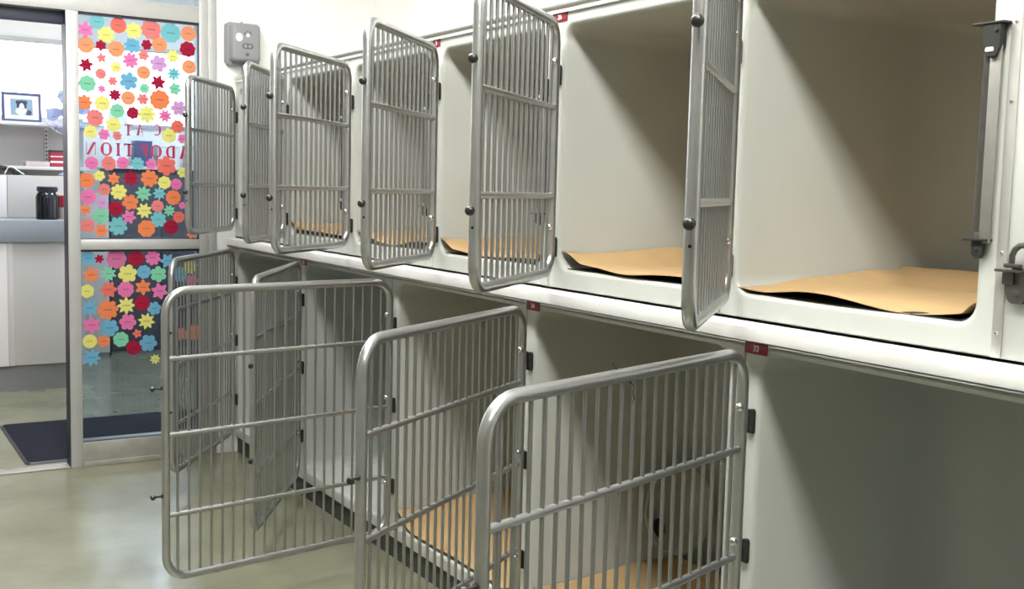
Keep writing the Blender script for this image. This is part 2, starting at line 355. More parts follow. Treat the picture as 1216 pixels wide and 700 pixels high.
def pin_mesh():
    bm = bmesh.new()
    lathe(bm, [(0, 0), (0.0045, 0), (0.0045, 0.014), (0.0085, 0.015), (0.0115, 0.019), (0.0120, 0.024), (0.0100, 0.029), (0.0055, 0.032), (0, 0.033)], (0, 0, 0), (1, 0, 0), 14)
    return finish(bm, 'latch_knob', M_['knob'])
def pin_long_mesh():
    bm = bmesh.new()
    lathe(bm, [(0, 0), (0.0065, 0), (0.0075, 0.004), (0.0035, 0.008), (0.0035, 0.026), (0.0075, 0.028), (0.0095, 0.033), (0.0075, 0.039), (0, 0.041)], (0, 0, 0), (1, 0, 0), 14)
    return finish(bm, 'latch_pin', M_['knob'])
def nut_mesh():
    bm = bmesh.new()
    lathe(bm, [(0.010, 0), (0.010, 0.004), (0.009, 0.008), (0.006, 0.011), (0, 0.013)], (0, 0, 0), (1, 0, 0), 12)
    return finish(bm, 'cap_nut', M_['bright'])
def hinge_mesh():
    # leaf screwed to the jamb, knuckle and short arm reaching the door tube (towards +y)
    bm = bmesh.new()
    prism(bm, [(-0.008, -0.027), (0.006, -0.027), (0.008, -0.022), (0.008, 0.024), (0.004, 0.029), (-0.006, 0.029), (-0.009, 0.022), (-0.009, -0.020)], 0, -0.009, 0.0005)
    tube(bm, [(-0.012, 0.011, -0.026), (-0.012, 0.011, 0.030)], 0.0058, 10)
    lathe(bm, [(0, 0), (0.003, 0), (0.0022, 0.002), (0, 0.002)], (-0.009, -0.001, -0.014), (-1, 0, 0), 8)
    lathe(bm, [(0, 0), (0.003, 0), (0.0022, 0.002), (0, 0.002)], (-0.009, -0.001, 0.014), (-1, 0, 0), 8)
    return finish(bm, 'hinge', M_['hinge'])

R_T = 0.0135
_b = bmesh.new(); lathe(_b, [(0, 0), (0.0035, 0), (0.0035, 0.0139), (0, 0.0141)], (0, 0, 0), (1, 0, 0), 10)
HOLE = finish(_b, 'screw_hole', M_['knob'])
PIN, PINL, NUT, HINGE = pin_mesh(), pin_long_mesh(), nut_mesh(), hinge_mesh()

def door_set(kind, w, h, rad, rails, nbars, rr, rb):
    return dict(frame=door_frame_mesh(kind + '_door', w, h, rad, R_T),
                rails=[rod_mesh('rail', (0, 0, z), (w, 0, z), rr, M_['tube']) for z in rails],
                bar=rod_mesh('bar', (0, 0, 0), (0, 0, h), rb, M_['bar'], 8), w=w, h=h, n=nbars)
DU = door_set('upper', 0.645, 0.705, 0.058, (0.220, 0.470), 14, 0.0090, 0.0050)
DL = door_set('lower', 0.870, 0.949, 0.075, (0.212, 0.478, 0.728), 21, 0.0086, 0.0045)
def trimmed_bar(D, u, rad, cache={}):
    # bars near a rounded corner are shorter
    h, w = D['h'], D['w']
    e = min(u, w - u)
    c = 0.0
    if e < rad: c = rad - math.sqrt(max(0, rad * rad - (rad - e) ** 2))
    key = (h, round(c, 4))
    if c == 0: return D['bar'], 0.0
    if key not in cache: cache[key] = rod_mesh('bar', (0, 0, c), (0, 0, h - c), 0.0047, M_['bar'], 8)
    return cache[key], c

def hang_door(cage, D, loc, theta, rad, pins, pinmesh, nuts):
    t = math.radians(theta)
    d = link('door', D['frame'], cage, loc, math.atan2(-math.cos(t), -math.sin(t)))
    d['label'] = 'grey tubular barred door swung open'
    for rm in D['rails']: link('rail', rm, d)
    n = D['n']
    for i in range(n):
        u = D['w'] * (i + 1) / (n + 1)
        me, _ = trimmed_bar(D, u, rad)
        link('bar', me, d, (u, 0, 0))
    for z in pins:
        if pinmesh is PIN and z < 0.3: link('screw_hole', HOLE, d, (D['w'], 0, z - 0.040))['label'] = 'small dark screw hole'
        o = link('latch_knob', pinmesh, d, (D['w'] + R_T - 0.003, 0, z)); o['label'] = 'black latch knob'
    for z in nuts:
        o = link('cap_nut', NUT, d, (R_T - 0.004, 0.0, z)); o['label'] = 'bright domed nut'
    return d

def latch_meshes():
    bm = bmesh.new()   # long channel: bright outer plate and a set-back flange
    box(bm, (-0.012, 0.0, 0.0), (0.010, 0.003, 0.39), 0.0006)
    box(bm, (-0.0125, -0.014, 0.0), (-0.009, 0.009, 0.355), 0.0006)
    box(bm, (0.004, 0.003, 0.0), (0.008, 0.030, 0.36), 0.0006)
    chan = finish(bm, 'latch_bar', M_['latchplate'])
    bm = bmesh.new()
    tube(bm, [(-0.004, 0.016, 0.02), (-0.004, 0.016, 0.375)], 0.0105, 12)
    rod = finish(bm, 'latch_rod', M_['latch'])
    bm = bmesh.new()
    box(bm, (-0.022, -0.022, 0.392), (0.012, 0.044, 0.396), 0.001)          # cap plate
    prism(bm, [(-0.014, 0.392), (0.022, 0.392), (0.022, 0.352), (0.012, 0.335), (-0.006, 0.335), (-0.014, 0.352)], 0, -0.020, -0.002)
    lathe(bm, [(0, 0), (0.004, 0), (0.003, 0.003), (0, 0.004)], (-0.020, -0.006, 0.380), (-1, 0, 0), 10)
    top = finish(bm, 'latch_bracket', M_['hinge'])
    bm = bmesh.new()
    lathe(bm, [(0, 0), (0.016, 0), (0.017, 0.003), (0.016, 0.008), (0, 0.008)], (-0.006, 0.006, 0.343), (0, 0, 1), 14)
    collar = finish(bm, 'latch_collar', M_['nylon'])
    bm = bmesh.new()
    box(bm, (-0.020, -0.010, 0.004), (0.008, 0.038, 0.008), 0.001)          # lower cross plate
    prism(bm, [(0.000, 0.004), (0.022, 0.004), (0.022, -0.020), (0.014, -0.028), (0.006, -0.028), (0.000, -0.020)], 0, -0.014, -0.004)
    lathe(bm, [(0, 0), (0.0035, 0), (0.003, 0.002), (0, 0.003)], (-0.014, 0.011, -0.012), (-1, 0, 0), 10)
    bot = finish(bm, 'latch_bracket', M_['hinge'])
    return chan, rod, top, collar, bot
LATCH = latch_meshes()

def add_latch(cage, y, z):
    c = link('latch_bar', LATCH[0], cage, (-0.002, y, z))
    link('latch_rod', LATCH[1], c); link('latch_bracket', LATCH[2], c); link('latch_bracket', LATCH[4], c)
    o = link('latch_collar', LATCH[3], c); o['label'] = 'pale nylon collar'

def sheet(nx, ny, fn, name, m, th=0.0016):
    bm = bmesh.new()
    V = [[bm.verts.new(fn(i / nx, j / ny)) for j in range(ny + 1)] for i in range(nx + 1)]
    for i in range(nx):
        for j in range(ny):
            bm.faces.new((V[i][j], V[i + 1][j], V[i + 1][j + 1], V[i][j + 1]))
    bmesh.ops.recalc_face_normals(bm, faces=bm.faces)
    bmesh.ops.solidify(bm, geom=bm.faces[:], thickness=th)
    return finish(bm, name, m, angle=60)

def sm(t):
    t = max(0.0, min(1.0, t)); return t * t * (3 - 2 * t)

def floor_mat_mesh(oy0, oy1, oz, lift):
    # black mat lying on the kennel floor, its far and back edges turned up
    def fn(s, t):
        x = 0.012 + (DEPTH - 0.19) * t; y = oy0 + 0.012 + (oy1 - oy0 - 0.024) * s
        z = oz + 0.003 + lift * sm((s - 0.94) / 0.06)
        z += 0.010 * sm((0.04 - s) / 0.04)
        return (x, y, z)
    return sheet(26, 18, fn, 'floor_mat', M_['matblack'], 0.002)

UP_OP = (0.053, WU - 0.050, 1.194 - ZA, 1.886 - ZA, 0.042)
LO_OP = (0.055, WL - 0.052, 0.134 - ZLB, 1.062 - ZLB, 0.050)
SHELL_U = shell_mesh('upper_shell', WU, ZT - ZA, *UP_OP)
SHELL_L = shell_mesh('lower_shell', WL, ZLT - ZLB, *LO_OP)
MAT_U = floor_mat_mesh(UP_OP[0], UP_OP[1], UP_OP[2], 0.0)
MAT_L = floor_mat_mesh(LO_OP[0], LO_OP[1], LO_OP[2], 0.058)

up_ang = {1: 48.0, 2: 49.5, 3: 44.7, 4: 45.9, 5: 33.0, 6: 35.3}
up_label = {
 1: 'white upper kennel beside the closed cabinet, its barred door seen nearly edge-on',
 2: 'white upper kennel second along from the closed cabinet, red tag at its top left',
 3: 'white upper kennel third along, between two barred doors with red tags',
 4: 'white upper kennel fourth along, brown liner seen through the neighbouring door bars',
 5: 'white upper kennel fifth along, its barred door half hidden behind the fourth door',
 6: 'farthest white upper kennel, against the end wall under the grey dispenser'}
for k in range(1, 7):
    yn = YW - (7 - k) * WU
    c = tag(empty('kennel', (0, yn, ZA)), up_label[k], 'kennel', 'open kennels of the upper row')
    link('shell', SHELL_U, c)
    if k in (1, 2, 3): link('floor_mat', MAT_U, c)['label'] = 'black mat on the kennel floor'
    hang_door(c, DU, (-0.030, WU - 0.050, 1.185 - ZA), up_ang[k], 0.058, (0.185, 0.530), PIN, (0.130, 0.598))
    for z in (1.256, 1.748):
        link('hinge', HINGE, c, (0, WU - 0.031, z - ZA))['label'] = 'black hinge'
    add_latch(c, UP_OP[0] - 0.020, 1.345 - ZA)

lo_ang = {1: (72.2, 0.050), 2: (56.8, 0.045), 3: (80.6, 0.032), 4: (31.4, 0.030), 5: (34.9, 0.030)}
lo_label = {
 1: 'nearest white lower kennel, dark and empty, its barred door swung across the foreground',
 2: 'white lower kennel behind the nearest barred door, holding a cloudy grey bowl',
 3: 'white lower kennel third along, brown liner seen through the second barred door',
 4: 'white lower kennel fourth along, its door pointing away behind the widest open door',
 5: 'farthest white lower kennel, next to the flower-covered glass'}
for k in range(1, 6):
    yn = YW - (6 - k) * WL
    c = tag(empty('kennel', (0, yn, ZLB)), lo_label[k], 'kennel', 'open kennels of the lower row')
    link('shell', SHELL_L, c)
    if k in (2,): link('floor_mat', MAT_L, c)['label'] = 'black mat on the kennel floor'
    a, xh = lo_ang[k]
    d = hang_door(c, DL, (-xh, WL - 0.050, 0.120 - ZLB), a, 0.075, (0.280, 0.635), PINL, (0.190, 0.514, 0.825))
    for z in (0.285, 0.597, 0.903):
        link('hinge', HINGE, c, (0, WL - 0.034, z - ZLB))['label'] = 'black hinge'
    if k == 1:
        bm = bmesh.new()
        u0 = 0.475 if k == 1 else 0.45
        tube(bm, [(u0, -0.028, 0.972), (u0 - 0.008, -0.020, 0.958), (u0 - 0.020, -0.015, 0.946), (u0 - 0.025, 0.0, 0.934), (u0 - 0.030, 0.006, 0.926), (u0 - 0.024, 0.009, 0.912), (u0 - 0.032, 0.007, 0.900), (u0 - 0.026, 0.004, 0.894)], 0.0016, 6)
        wt = link('wire_tie', finish(bm, 'wire_tie', M_['rust']), d)
        wt['label'] = 'dark twisted wire tie under the top tube'

# closed kennel at the right-hand edge of the photo
c = tag(empty('cabinet', (0, YW - 7 * WU, ZA)), 'closed white cabinet at the near end of the upper row with a black latch', 'cabinet')
bm = bmesh.new(); box(bm, (0.0, 0.0015, 0.0015), (DEPTH, WU - 0.0015, ZT - ZA - 0.0015), 0.003)
link('body', finish(bm, 'cabinet_body', M_['shell']), c)
bm = bmesh.new()
prism(bm, rounded(-0.020, 0.016, -0.052, 0.012, 0.014), 0, -0.012, 0.0)
box(bm, (-0.016, 0.002, -0.018), (-0.002, 0.024, 0.004), 0.001)
box(bm, (-0.026, -0.016, 0.004), (-0.012, 0.034, 0.009), 0.001)
box(bm, (-0.028, -0.014, 0.012), (-0.012, 0.016, 0.020), 0.003)
tube(bm, [(-0.020, 0.004, 0.018), (-0.020, 0.004, 0.034), (-0.020, -0.001, 0.045), (-0.020, -0.010, 0.052), (-0.020, -0.022, 0.053), (-0.020, -0.034, 0.049)], 0.0055, 10)
lathe(bm, [(0, 0), (0.006, 0), (0.005, 0.002), (0, 0.003)], (-0.012, -0.003, -0.034), (-1, 0, 0), 12)
lt = link('latch', finish(bm, 'latch', M_['latch']), c, (0, 1.328 - (YW - 7 * WU), 1.293 - ZA)); lt['label'] = 'black steel hasp latch'

# aluminium cover strip between that cabinet and the first open kennel
bm = bmesh.new(); box(bm, (-0.004, -0.010, 0.0), (-0.0005, 0.010, 0.785), 0.001)
s = tag(link('seam_strip', finish(bm, 'seam_strip', M_['strip']), None, (0, YW - 6 * WU, 1.139)), 'grey aluminium strip with rivets beside the closed white cabinet', 'strip')
bm = bmesh.new(); lathe(bm, [(0, 0), (0.004, 0), (0.003, 0.002), (0, 0.003)], (-0.004, 0, 0), (-1, 0, 0), 10)
rv = finish(bm, 'rivet', M_['bright'])
for z in (0.045, 0.19, 0.46, 0.60, 0.74): link('rivet', rv, s, (0, 0, z))

# steel ledge between the rows
bm = bmesh.new()
y0, y1 = YW - 6 * WL - 0.0, YW - 0.003
prof = [(-0.002, 1.1325), (-0.0445, 1.1275), (-0.0460, 1.1260), (-0.0465, 1.1240), (-0.0465, 1.0970), (-0.0460, 1.0955), (-0.044, 1.0955), (-0.043, 1.0980), (-0.002, 1.0980)]
loft(bm, [[(x, y0, z) for x, z in prof], [(x, y1, z) for x, z in prof]])
bm.verts.ensure_lookup_table(); n = len(prof)
bm.faces.new(bm.verts[:n]); bm.faces.new(bm.verts[n:2 * n])
tag(link('ledge', finish(bm, 'ledge', M_['ledge'], angle=25)), 'long brushed steel ledge running between the upper and lower kennels', 'ledge')

# rail along the top of the upper row
bm = bmesh.new()
tube(bm, [(-0.010, YW - 7 * WU, 1.9455), (-0.010, YW - 0.03, 1.9455)], 0.0125, 14)
tag(link('top_rail', finish(bm, 'top_rail', M_['strip'])), 'grey metal rail running along the top of the upper kennels', 'rail')

# recessed plinth under the lower row
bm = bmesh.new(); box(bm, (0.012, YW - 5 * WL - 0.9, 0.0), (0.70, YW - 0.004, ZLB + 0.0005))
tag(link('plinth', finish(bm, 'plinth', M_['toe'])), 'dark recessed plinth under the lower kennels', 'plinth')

# red number tags
def text_mesh(body, size, ext=0.0006):
    cu = bpy.data.curves.new('t', 'FONT'); cu.body = body; cu.size = size; cu.align_x = 'CENTER'; cu.align_y = 'CENTER'; cu.extrude = ext
    ob = bpy.data.objects.new('t', cu); col.objects.link(ob)
    me = bpy.data.meshes.new_from_object(ob.evaluated_get(bpy.context.evaluated_depsgraph_get()))
    bpy.data.objects.remove(ob); bpy.data.curves.remove(cu)
    me.materials.clear(); me.materials.append(M_['tagtext'])
    return me
TAGM = box_mesh('number_tag', M_['tag'], ((-0.0025, -0.036, -0.013), (-0.0004, 0.036, 0.013)), bev=0.0006)
TAGS = box_mesh('number_tag', M_['tag'], ((-0.0025, -0.026, -0.013), (-0.0004, 0.026, 0.013)), bev=0.0006)
for y, z, txt, me, lab in ((YW - 4 * WU - 0.025, 1.913, '26', TAGM, 'red number tag above the seam left of the second upper kennel'),
                       (YW - 3 * WU - 0.005, 1.913, '5', TAGS, 'red number tag above the third upper door, small and square'),
                       (YW - 4 * WL - 0.037, 1.072, '33', TAGM, 'dark red number tag under the ledge beside the nearest lower door'),
                       (YW - 3 * WL - 0.037, 1.072, '34', TAGM, 'dark red number tag under the ledge beside the second lower door'),
                       (YW - 1 * WL - 0.037, 1.072, '36', TAGM, 'farthest dark red number tag under the ledge')):
    t = tag(link('number_tag', me, None, (0, y, z)), lab, 'tag', 'red number tags on the kennels')
    o = link('lettering', text_mesh(txt, 0.020), t, (-0.003, 0, 0)); o.rotation_euler = (PI / 2, 0, -PI / 2); o['label'] = 'pale number on the tag'

# brown paper liners
def liner(yn, op, zb, x0fn, zfront, lift, y_in=0.004, far_gap=0.004, curl=0.03, xb=DEPTH - 0.16, seed=1, near_gap=0.006):
    oy0, oy1, oz = yn + op[0], yn + op[1], zb + op[2]
    def fn(s, t):
        xf = x0fn(s)
        x = xf + (xb - xf) * t
        y = oy0 + near_gap + (oy1 - oy0 - near_gap - far_gap) * s
        z = oz + 0.010
        z += zfront(s) * (1 - sm(t / 0.35))
        z += 0.004 * noise.noise(Vector((x * 6, y * 6, seed)))
        z += max((curl * (1 - t) + lift * sm(t / 0.9)) * sm((s - 0.84) / 0.16), (lift + 0.012) * sm((t - 0.88) / 0.12))
        z += 0.020 * sm((0.05 - s) / 0.05)
        return (x, y, z)
    return sheet(48, 26, fn, 'paper_liner', M_['kraft'], 0.0012)
paper_group = 'brown paper liners in the kennels'
def wav(a, f, p): return lambda s: a * math.sin(f * s + p)
tag(link('paper_liner', liner(YW - 6 * WU, UP_OP, ZA, lambda s: 0.004 + 0.010 * math.sin(7 * s + 0.6) - 0.010 * sm((s - .85) / .15), lambda s: 0.004 + 0.009 * math.sin(8.5 * s + 2.6), 0.034, seed=1, curl=0.008)),
    'wide brown paper liner with a wavy front edge in the kennel beside the closed cabinet', 'paper', paper_group)
tag(link('paper_liner', liner(YW - 5 * WU, UP_OP, ZA, lambda s: 0.006 + 0.008 * math.sin(6 * s + 2.0) - 0.006 * sm((s - .85) / .15), lambda s: 0.005 + 0.006 * math.sin(9 * s), 0.046, seed=2, curl=0.036)),
    'brown paper liner sagging over the lip of the second upper kennel', 'paper', paper_group)
tag(link('paper_liner', liner(YW - 4 * WU, UP_OP, ZA, lambda s: 0.006 + 0.006 * math.sin(5 * s), lambda s: 0.004 + 0.005 * math.sin(7 * s + 1), 0.046, seed=3, curl=0.036)),
    'brown paper liner in the third upper kennel, partly seen through door bars', 'paper', paper_group)
tag(link('paper_liner', liner(YW - 3 * WU, UP_OP, ZA, lambda s: 0.006 + 0.010 * math.sin(6 * s + 1), lambda s: 0.008 + 0.012 * math.sin(9 * s + 0.5), 0.05, seed=4, curl=0.03)),
    'brown paper liner with a buckled edge in the fourth upper kennel, behind door bars', 'paper', paper_group)
tag(link('paper_liner', liner(YW - 2 * WU, UP_OP, ZA, lambda s: 0.010 + 0.006 * math.sin(5 * s), lambda s: 0.006 + 0.010 * s, 0.05, seed=5, curl=0.03)),
    'farthest brown paper liner in the upper row, seen through the fourth door', 'paper', paper_group)
tag(link('paper_liner', liner(YW - 4 * WL, LO_OP, ZLB, lambda s: 0.02 + 0.006 * math.sin(5 * s), lambda s: 0.004, 0.068, xb=0.56, seed=6, curl=0.055)),
    'brown paper liner in the lower kennel behind the nearest barred door', 'paper', paper_group)
tag(link('paper_liner', liner(YW - 3 * WL, LO_OP, ZLB, lambda s: 0.004 + 0.004 * math.sin(6 * s), lambda s: 0.004, 0.07, seed=7, curl=0.05)),
    'brown paper liner in the lower kennel seen through the second barred door', 'paper', paper_group)

# cloudy bowl standing on its side against the far wall of the second lower kennel
bm = bmesh.new()
lathe(bm, [(0, 0.0), (0.062, 0.0), (0.074, 0.006), (0.105, 0.050), (0.132, 0.078), (0.142, 0.082), (0.144, 0.086), (0.138, 0.088), (0.128, 0.082), (0.100, 0.056), (0.070, 0.012), (0, 0.010)], (0, 0, 0), (0, -1, 0), 40)
lathe(bm, [(0, 0.0), (0.030, 0.0), (0.034, 0.006), (0.026, 0.012), (0, 0.012)], (-0.070, -0.050, -0.055), (0.25, -1, 0.1), 14, mi=1)
bw = link('bowl', finish(bm, 'bowl', [M_['bowl'], M_['matblack']]), None, (0.500, YW - 3 * WL - 0.075, 0.150 + 0.148 + 0.10))
bw.rotation_euler = (math.radians(-8), 0, 0)
tag(bw, 'cloudy grey plastic bowl tipped on its side inside the second lower kennel', 'bowl')

# ------------------------------------------------------------------ room shell
XL, XR, YB, YF, ZC = -2.75, 0.76, -1.9, 9.75, 3.15
def sbox(name, m, a, b):
    bm = bmesh.new(); box(bm, a, b); return struct(link(name, finish(bm, name, m, smooth=False)))
sbox('floor', M_['floor'], (XL - 0.1, YB - 0.1, -0.08), (2.4, YF + 0.1, 0.0))
sbox('ceiling', M_['ceil'], (XL - 0.1, YB - 0.1, ZC), (2.4, YF + 0.1, ZC + 0.1))
sbox('wall_left', M_['beige'], (XL - 0.1, YB, 0), (XL, YF, ZC))
sbox('wall_right', M_['wall'], (XR, YB, 0), (XR + 0.1, YW + 0.11, ZC))
sbox('wall_rear', M_['beige'], (XL, YB - 0.1, 0), (XR + 0.1, YB, ZC))
bm = bmesh.new()
box(bm, (-0.100, YW, 0.0), (XR, YW + 0.11, ZC))
box(bm, (XL, YW, 0.0), (-1.90, YW + 0.11, ZC))
struct(link('wall_far', finish(bm, 'wall_far', M_['block'], smooth=False)))
sbox('trim_1', M_['wall'], (XR - 0.012, YB, 2.185), (XR, YW, 2.200))
sbox('wall_back', M_['wall'], (XL, YF, 0), (2.4, YF + 0.1, ZC))
sbox('wall_side', M_['wall'], (2.3, YW + 0.11, 0), (2.4, YF, ZC))
sbox('wall_return', M_['wall'], (XR + 0.1, YW, 0), (2.3, YW + 0.11, ZC))

# aluminium storefront frame: posts, header, sidelight rails, transom
fr = struct(empty('door_1', (0, YW, 0)), 'aluminium door frame with an open doorway')
def fpart(name, m, *boxes, bev=0.002, parent=fr):
    bm = bmesh.new()
    for a, b in boxes: box(bm, a, b, bev)
    return link(name, finish(bm, name, m), parent)
fpart('post', M_['frame'], ((-0.818, 0.0, 0.0), (-0.762, 0.10, 2.21)))
fpart('post', M_['frame'], ((-1.90, 0.0, 0.0), (-1.845, 0.10, 2.21)))
fpart('gasket', M_['gasket'], ((-0.8205, 0.003, 0.0), (-0.8180, 0.098, 2.21)), bev=0)
fpart('header', M_['frame'], ((-1.90, 0.0, 2.21), (-0.186, 0.10, 2.292)))
fpart('closer_rail', M_['gasket'], ((-1.845, 0.045, 2.150), (-0.8205, 0.095, 2.208)))
fpart('threshold', M_['kick'], ((-1.845, 0.0, 0.0), (-0.8205, 0.10, 0.006)))
win = struct(empty('window_1', (0, YW, 0)), 'glass sidelight covered in paper flowers')
fpart('mid_rail', M_['frame'], ((-0.762, 0.0, 1.074), (-0.186, 0.10, 1.124)), parent=win)
fpart('bottom_rail', M_['kick'], ((-0.762, 0.0, 0.0), (-0.186, 0.10, 0.121)), parent=win)
fpart('base_strip', M_['kick'], ((-0.762, -0.012, 0.0), (-0.186, -0.0005, 0.026)), parent=win)
fpart('jamb', M_['frame'], ((-0.186, 0.0, 0.0), (-0.142, 0.10, ZC)), parent=win)
fpart('jamb', M_['frame'], ((-0.142, -0.008, 0.0), (-0.100, 0.10, ZC)), parent=win)
g = 0.005
for z0, z1 in ((0.121, 1.074), (1.124, 2.21)):
    fpart('gasket', M_['gasket'], ((-0.762, 0.012, z1 - 0.011), (-0.186, 0.030, z1)), ((-0.190, 0.012, z0), (-0.186, 0.030, z1)),
          ((-0.762, 0.012, z0), (-0.186, 0.030, z0 + 0.004)), ((-0.762, 0.012, z0), (-0.7595, 0.030, z1)), bev=0, parent=win)
    fpart('glass_pane', M_['glass'], ((-0.760, 0.022, z0 + 0.003), (-0.188, 0.028, z1 - 0.008)), bev=0, parent=win)
win2 = struct(empty('window_2', (0, YW, 0)), 'transom glass above the door header')
fpart('frame', M_['frame'], ((-1.90, 0.0, 3.08), (-0.186, 0.10, ZC)), ((-1.90, 0, 2.292), (-1.86, 0.10, 3.08)), bev=0, parent=win2)
fpart('glass_pane', M_['glass'], ((-1.86, 0.022, 2.292), (-0.186, 0.028, 3.08)), bev=0, parent=win2)

# lit window in the back wall of the office
w3 = struct(empty('window_3', (0, YF, 0)), 'bright daylight window behind the shelves')
fpart('frame', M_['frame'], ((-2.7, -0.03, 1.84), (1.85, 0.0, 1.875)), ((-2.7, -0.03, 2.47), (1.85, 0.0, 2.51)), ((-2.7, -0.03, 1.875), (-2.66, 0, 2.47)), ((1.81, -0.03, 1.875), (1.85, 0, 2.47)), parent=w3)
fpart('glass_pane', M_['daylight'], ((-2.66, -0.008, 1.875), (1.81, -0.002, 2.47)), bev=0, parent=w3)

# ------------------------------------------------------------------ writing on the glass (reads from the office side)
def letter_polys(ch):
    # thick and thin strokes on a unit box; x grows to the reader's right
    T, t = 0.26, 0.11
    def rect(x0, y0, x1, y1): return [(x0, y0), (x1, y0), (x1, y1), (x0, y1)]
    def bowl(cx, cy, rx, ry, a0, a1, thick, thin, n=18):
        out = []; inn = []
        for i in range(n + 1):
            a = math.radians(a0 + (a1 - a0) * i / n)
            w = thin + (thick - thin) * abs(math.cos(a)) ** 1.6
            out.append((cx + rx * math.cos(a), cy + ry * math.sin(a)))
            inn.append((cx + (rx - w) * math.cos(a), cy + (ry - t) * math.sin(a)))
        return [[out[i], out[i + 1], inn[i + 1], inn[i]] for i in range(n)]
    if ch == 'I': return [rect(0.25, 0, 0.75, 1), rect(0.05, 0, 0.95, t * .7), rect(0.05, 1 - t * .7, 0.95, 1)]
    if ch == 'T': return [rect(0.36, 0, 0.64, 1), rect(0.0, 1 - t, 1.0, 1), rect(0.0, 0.80, 0.06, 1), rect(0.94, 0.80, 1.0, 1), rect(0.22, 0, 0.78, t * .7)]
    if ch == 'A': return [[(0.62, 0), (0.92, 0), (0.58, 1), (0.44, 1)], [(0.05, 0), (0.11, 0), (0.50, 1), (0.44, 1)], rect(0.25, 0.28, 0.75, 0.33)]
    if ch == 'N': return [[(0.66, 0), (0.92, 0), (0.30, 1), (0.04, 1)], rect(0.06, 0, 0.11, 1), rect(0.87, 0, 0.92, 1)]
    if ch == 'O': return bowl(0.5, 0.5, 0.5, 0.52, 0, 360, 0.26, 0.06, 32)
    if ch == 'C': return bowl(0.55, 0.5, 0.52, 0.52, 60, 300, 0.26, 0.06, 26)
    if ch == 'D': return [rect(0.05, 0, 0.31, 1)] + bowl(0.31, 0.5, 0.62, 0.5, -90, 90, 0.26, 0.06)
    if ch == 'P': return [rect(0.08, 0, 0.36, 1)] + bowl(0.36, 0.73, 0.52, 0.27, -90, 90, 0.24, 0.06)
sg = tag(empty('lettering', (-0.45, YW + 0.0195, 1.6)), 'crimson CAT ADOPTION lettering on the glass, seen reversed from behind', 'lettering')
for ch, x, z, h, w in LET:
    bm = bmesh.new()
    for poly in letter_polys(ch):
        prism(bm, [(x + (0.5 - px) * w + 0.45, z + py * h - 1.6) for px, py in poly], 1, -0.0006, 0.0006)
    link('letter', finish(bm, 'letter', M_['letter'], smooth=False), sg)

# ------------------------------------------------------------------ paper flowers stuck on the glass
COL = {'pink': (0.85, 0.22, 0.52), 'aqua': (0.22, 0.62, 0.66), 'yellow': (0.86, 0.82, 0.26), 'coral': (0.86, 0.20, 0.14), 'salmon': (0.85, 0.27, 0.26),
       'peach': (0.90, 0.40, 0.18), 'orange': (0.90, 0.30, 0.08), 'crimson': (0.50, 0.022, 0.075), 'blue': (0.18, 0.52, 0.70), 'lilac': (0.72, 0.42, 0.70),
       'mint': (0.28, 0.70, 0.48), 'magenta': (0.72, 0.18, 0.42)}
CNAME = {'blue': 'light blue', 'peach': 'peach orange', 'mint': 'mint green', 'aqua': 'pale turquoise', 'magenta': 'deep pink', 'crimson': 'dark red'}
FM = {k: paper_flower_mat('flower_' + k, [0.9 * q + 0.085 for q in c] if k != 'crimson' else c) for k, c in COL.items()}
def flower_mesh(R, shape, c, rot):
    bm = bmesh.new(); kind = shape[0]; n = int(shape[1:] or 12)
    pts = []
    N = 96
    for i in range(N):
        a = 2 * PI * i / N
        ph = (a * n / (2 * PI)) % 1.0
        if kind == 'p': r = 1.0 - 0.44 * (abs(ph - 0.5) * 2) ** 0.9
        elif kind == 'f': r = 0.68 + 0.32 * math.sin(PI * ph) ** 0.55
        elif kind == 's': r = 0.86 + 0.14 * math.sin(PI * ph) ** 0.6
        else: r = 0.955 + 0.03 * math.sin(PI * ph)
        pts.append((R * r * math.cos(a + rot), R * r * math.sin(a + rot)))
    prism(bm, pts, 1, -0.0004, 0.0004)
    return finish(bm, 'paper_flower', FM[c], smooth=False)
SHAPE = {'r': 'round', 's': 'scalloped', 'f': 'petalled', 'p': 'pointed'}
ORD = ['', 'first', 'second', 'third', 'fourth', 'fifth', 'sixth', 'seventh', 'eighth', 'ninth', 'tenth', 'eleventh', 'twelfth', 'thirteenth', 'fourteenth', 'fifteenth', 'sixteenth']
def place_flowers(L, pane):
    items = sorted(L, key=lambda f: -f[1]); rows = []
    for it in items:
        if rows and rows[-1][0][1] - it[1] < 0.048: rows[-1].append(it)
        else: rows.append([it])
    nid = 0
    for ri, row in enumerate(rows, 1):
        row.sort(key=lambda f: f[0])
        for ci, (x, z, R, c, s) in enumerate(row, 1):
            nid += 1
            size = 'large' if R > 0.043 else ('small' if R < 0.032 else '')
            where = 'leftmost' if ci == 1 else ('rightmost' if ci == len(row) else ORD[ci] + ' from left')
            lab = ' '.join(f"{size} {CNAME.get(c, c)} {SHAPE[s[0]]} paper flower, {where} in {ORD[ri]} row down, {pane} glass pane".split())
            o = link('paper_flower', flower_mesh(R * 1.10, s, c, random.uniform(0, 6.28)), None, (x, YW + 0.0205 - (nid % 3) * 0.0011, z))
            o.rotation_euler = (0, 0, 0)
            tag(o, lab, 'paper flower', f'paper flowers on the {pane} glass pane')
place_flowers(UP, 'upper'); place_flowers(LO, 'lower')

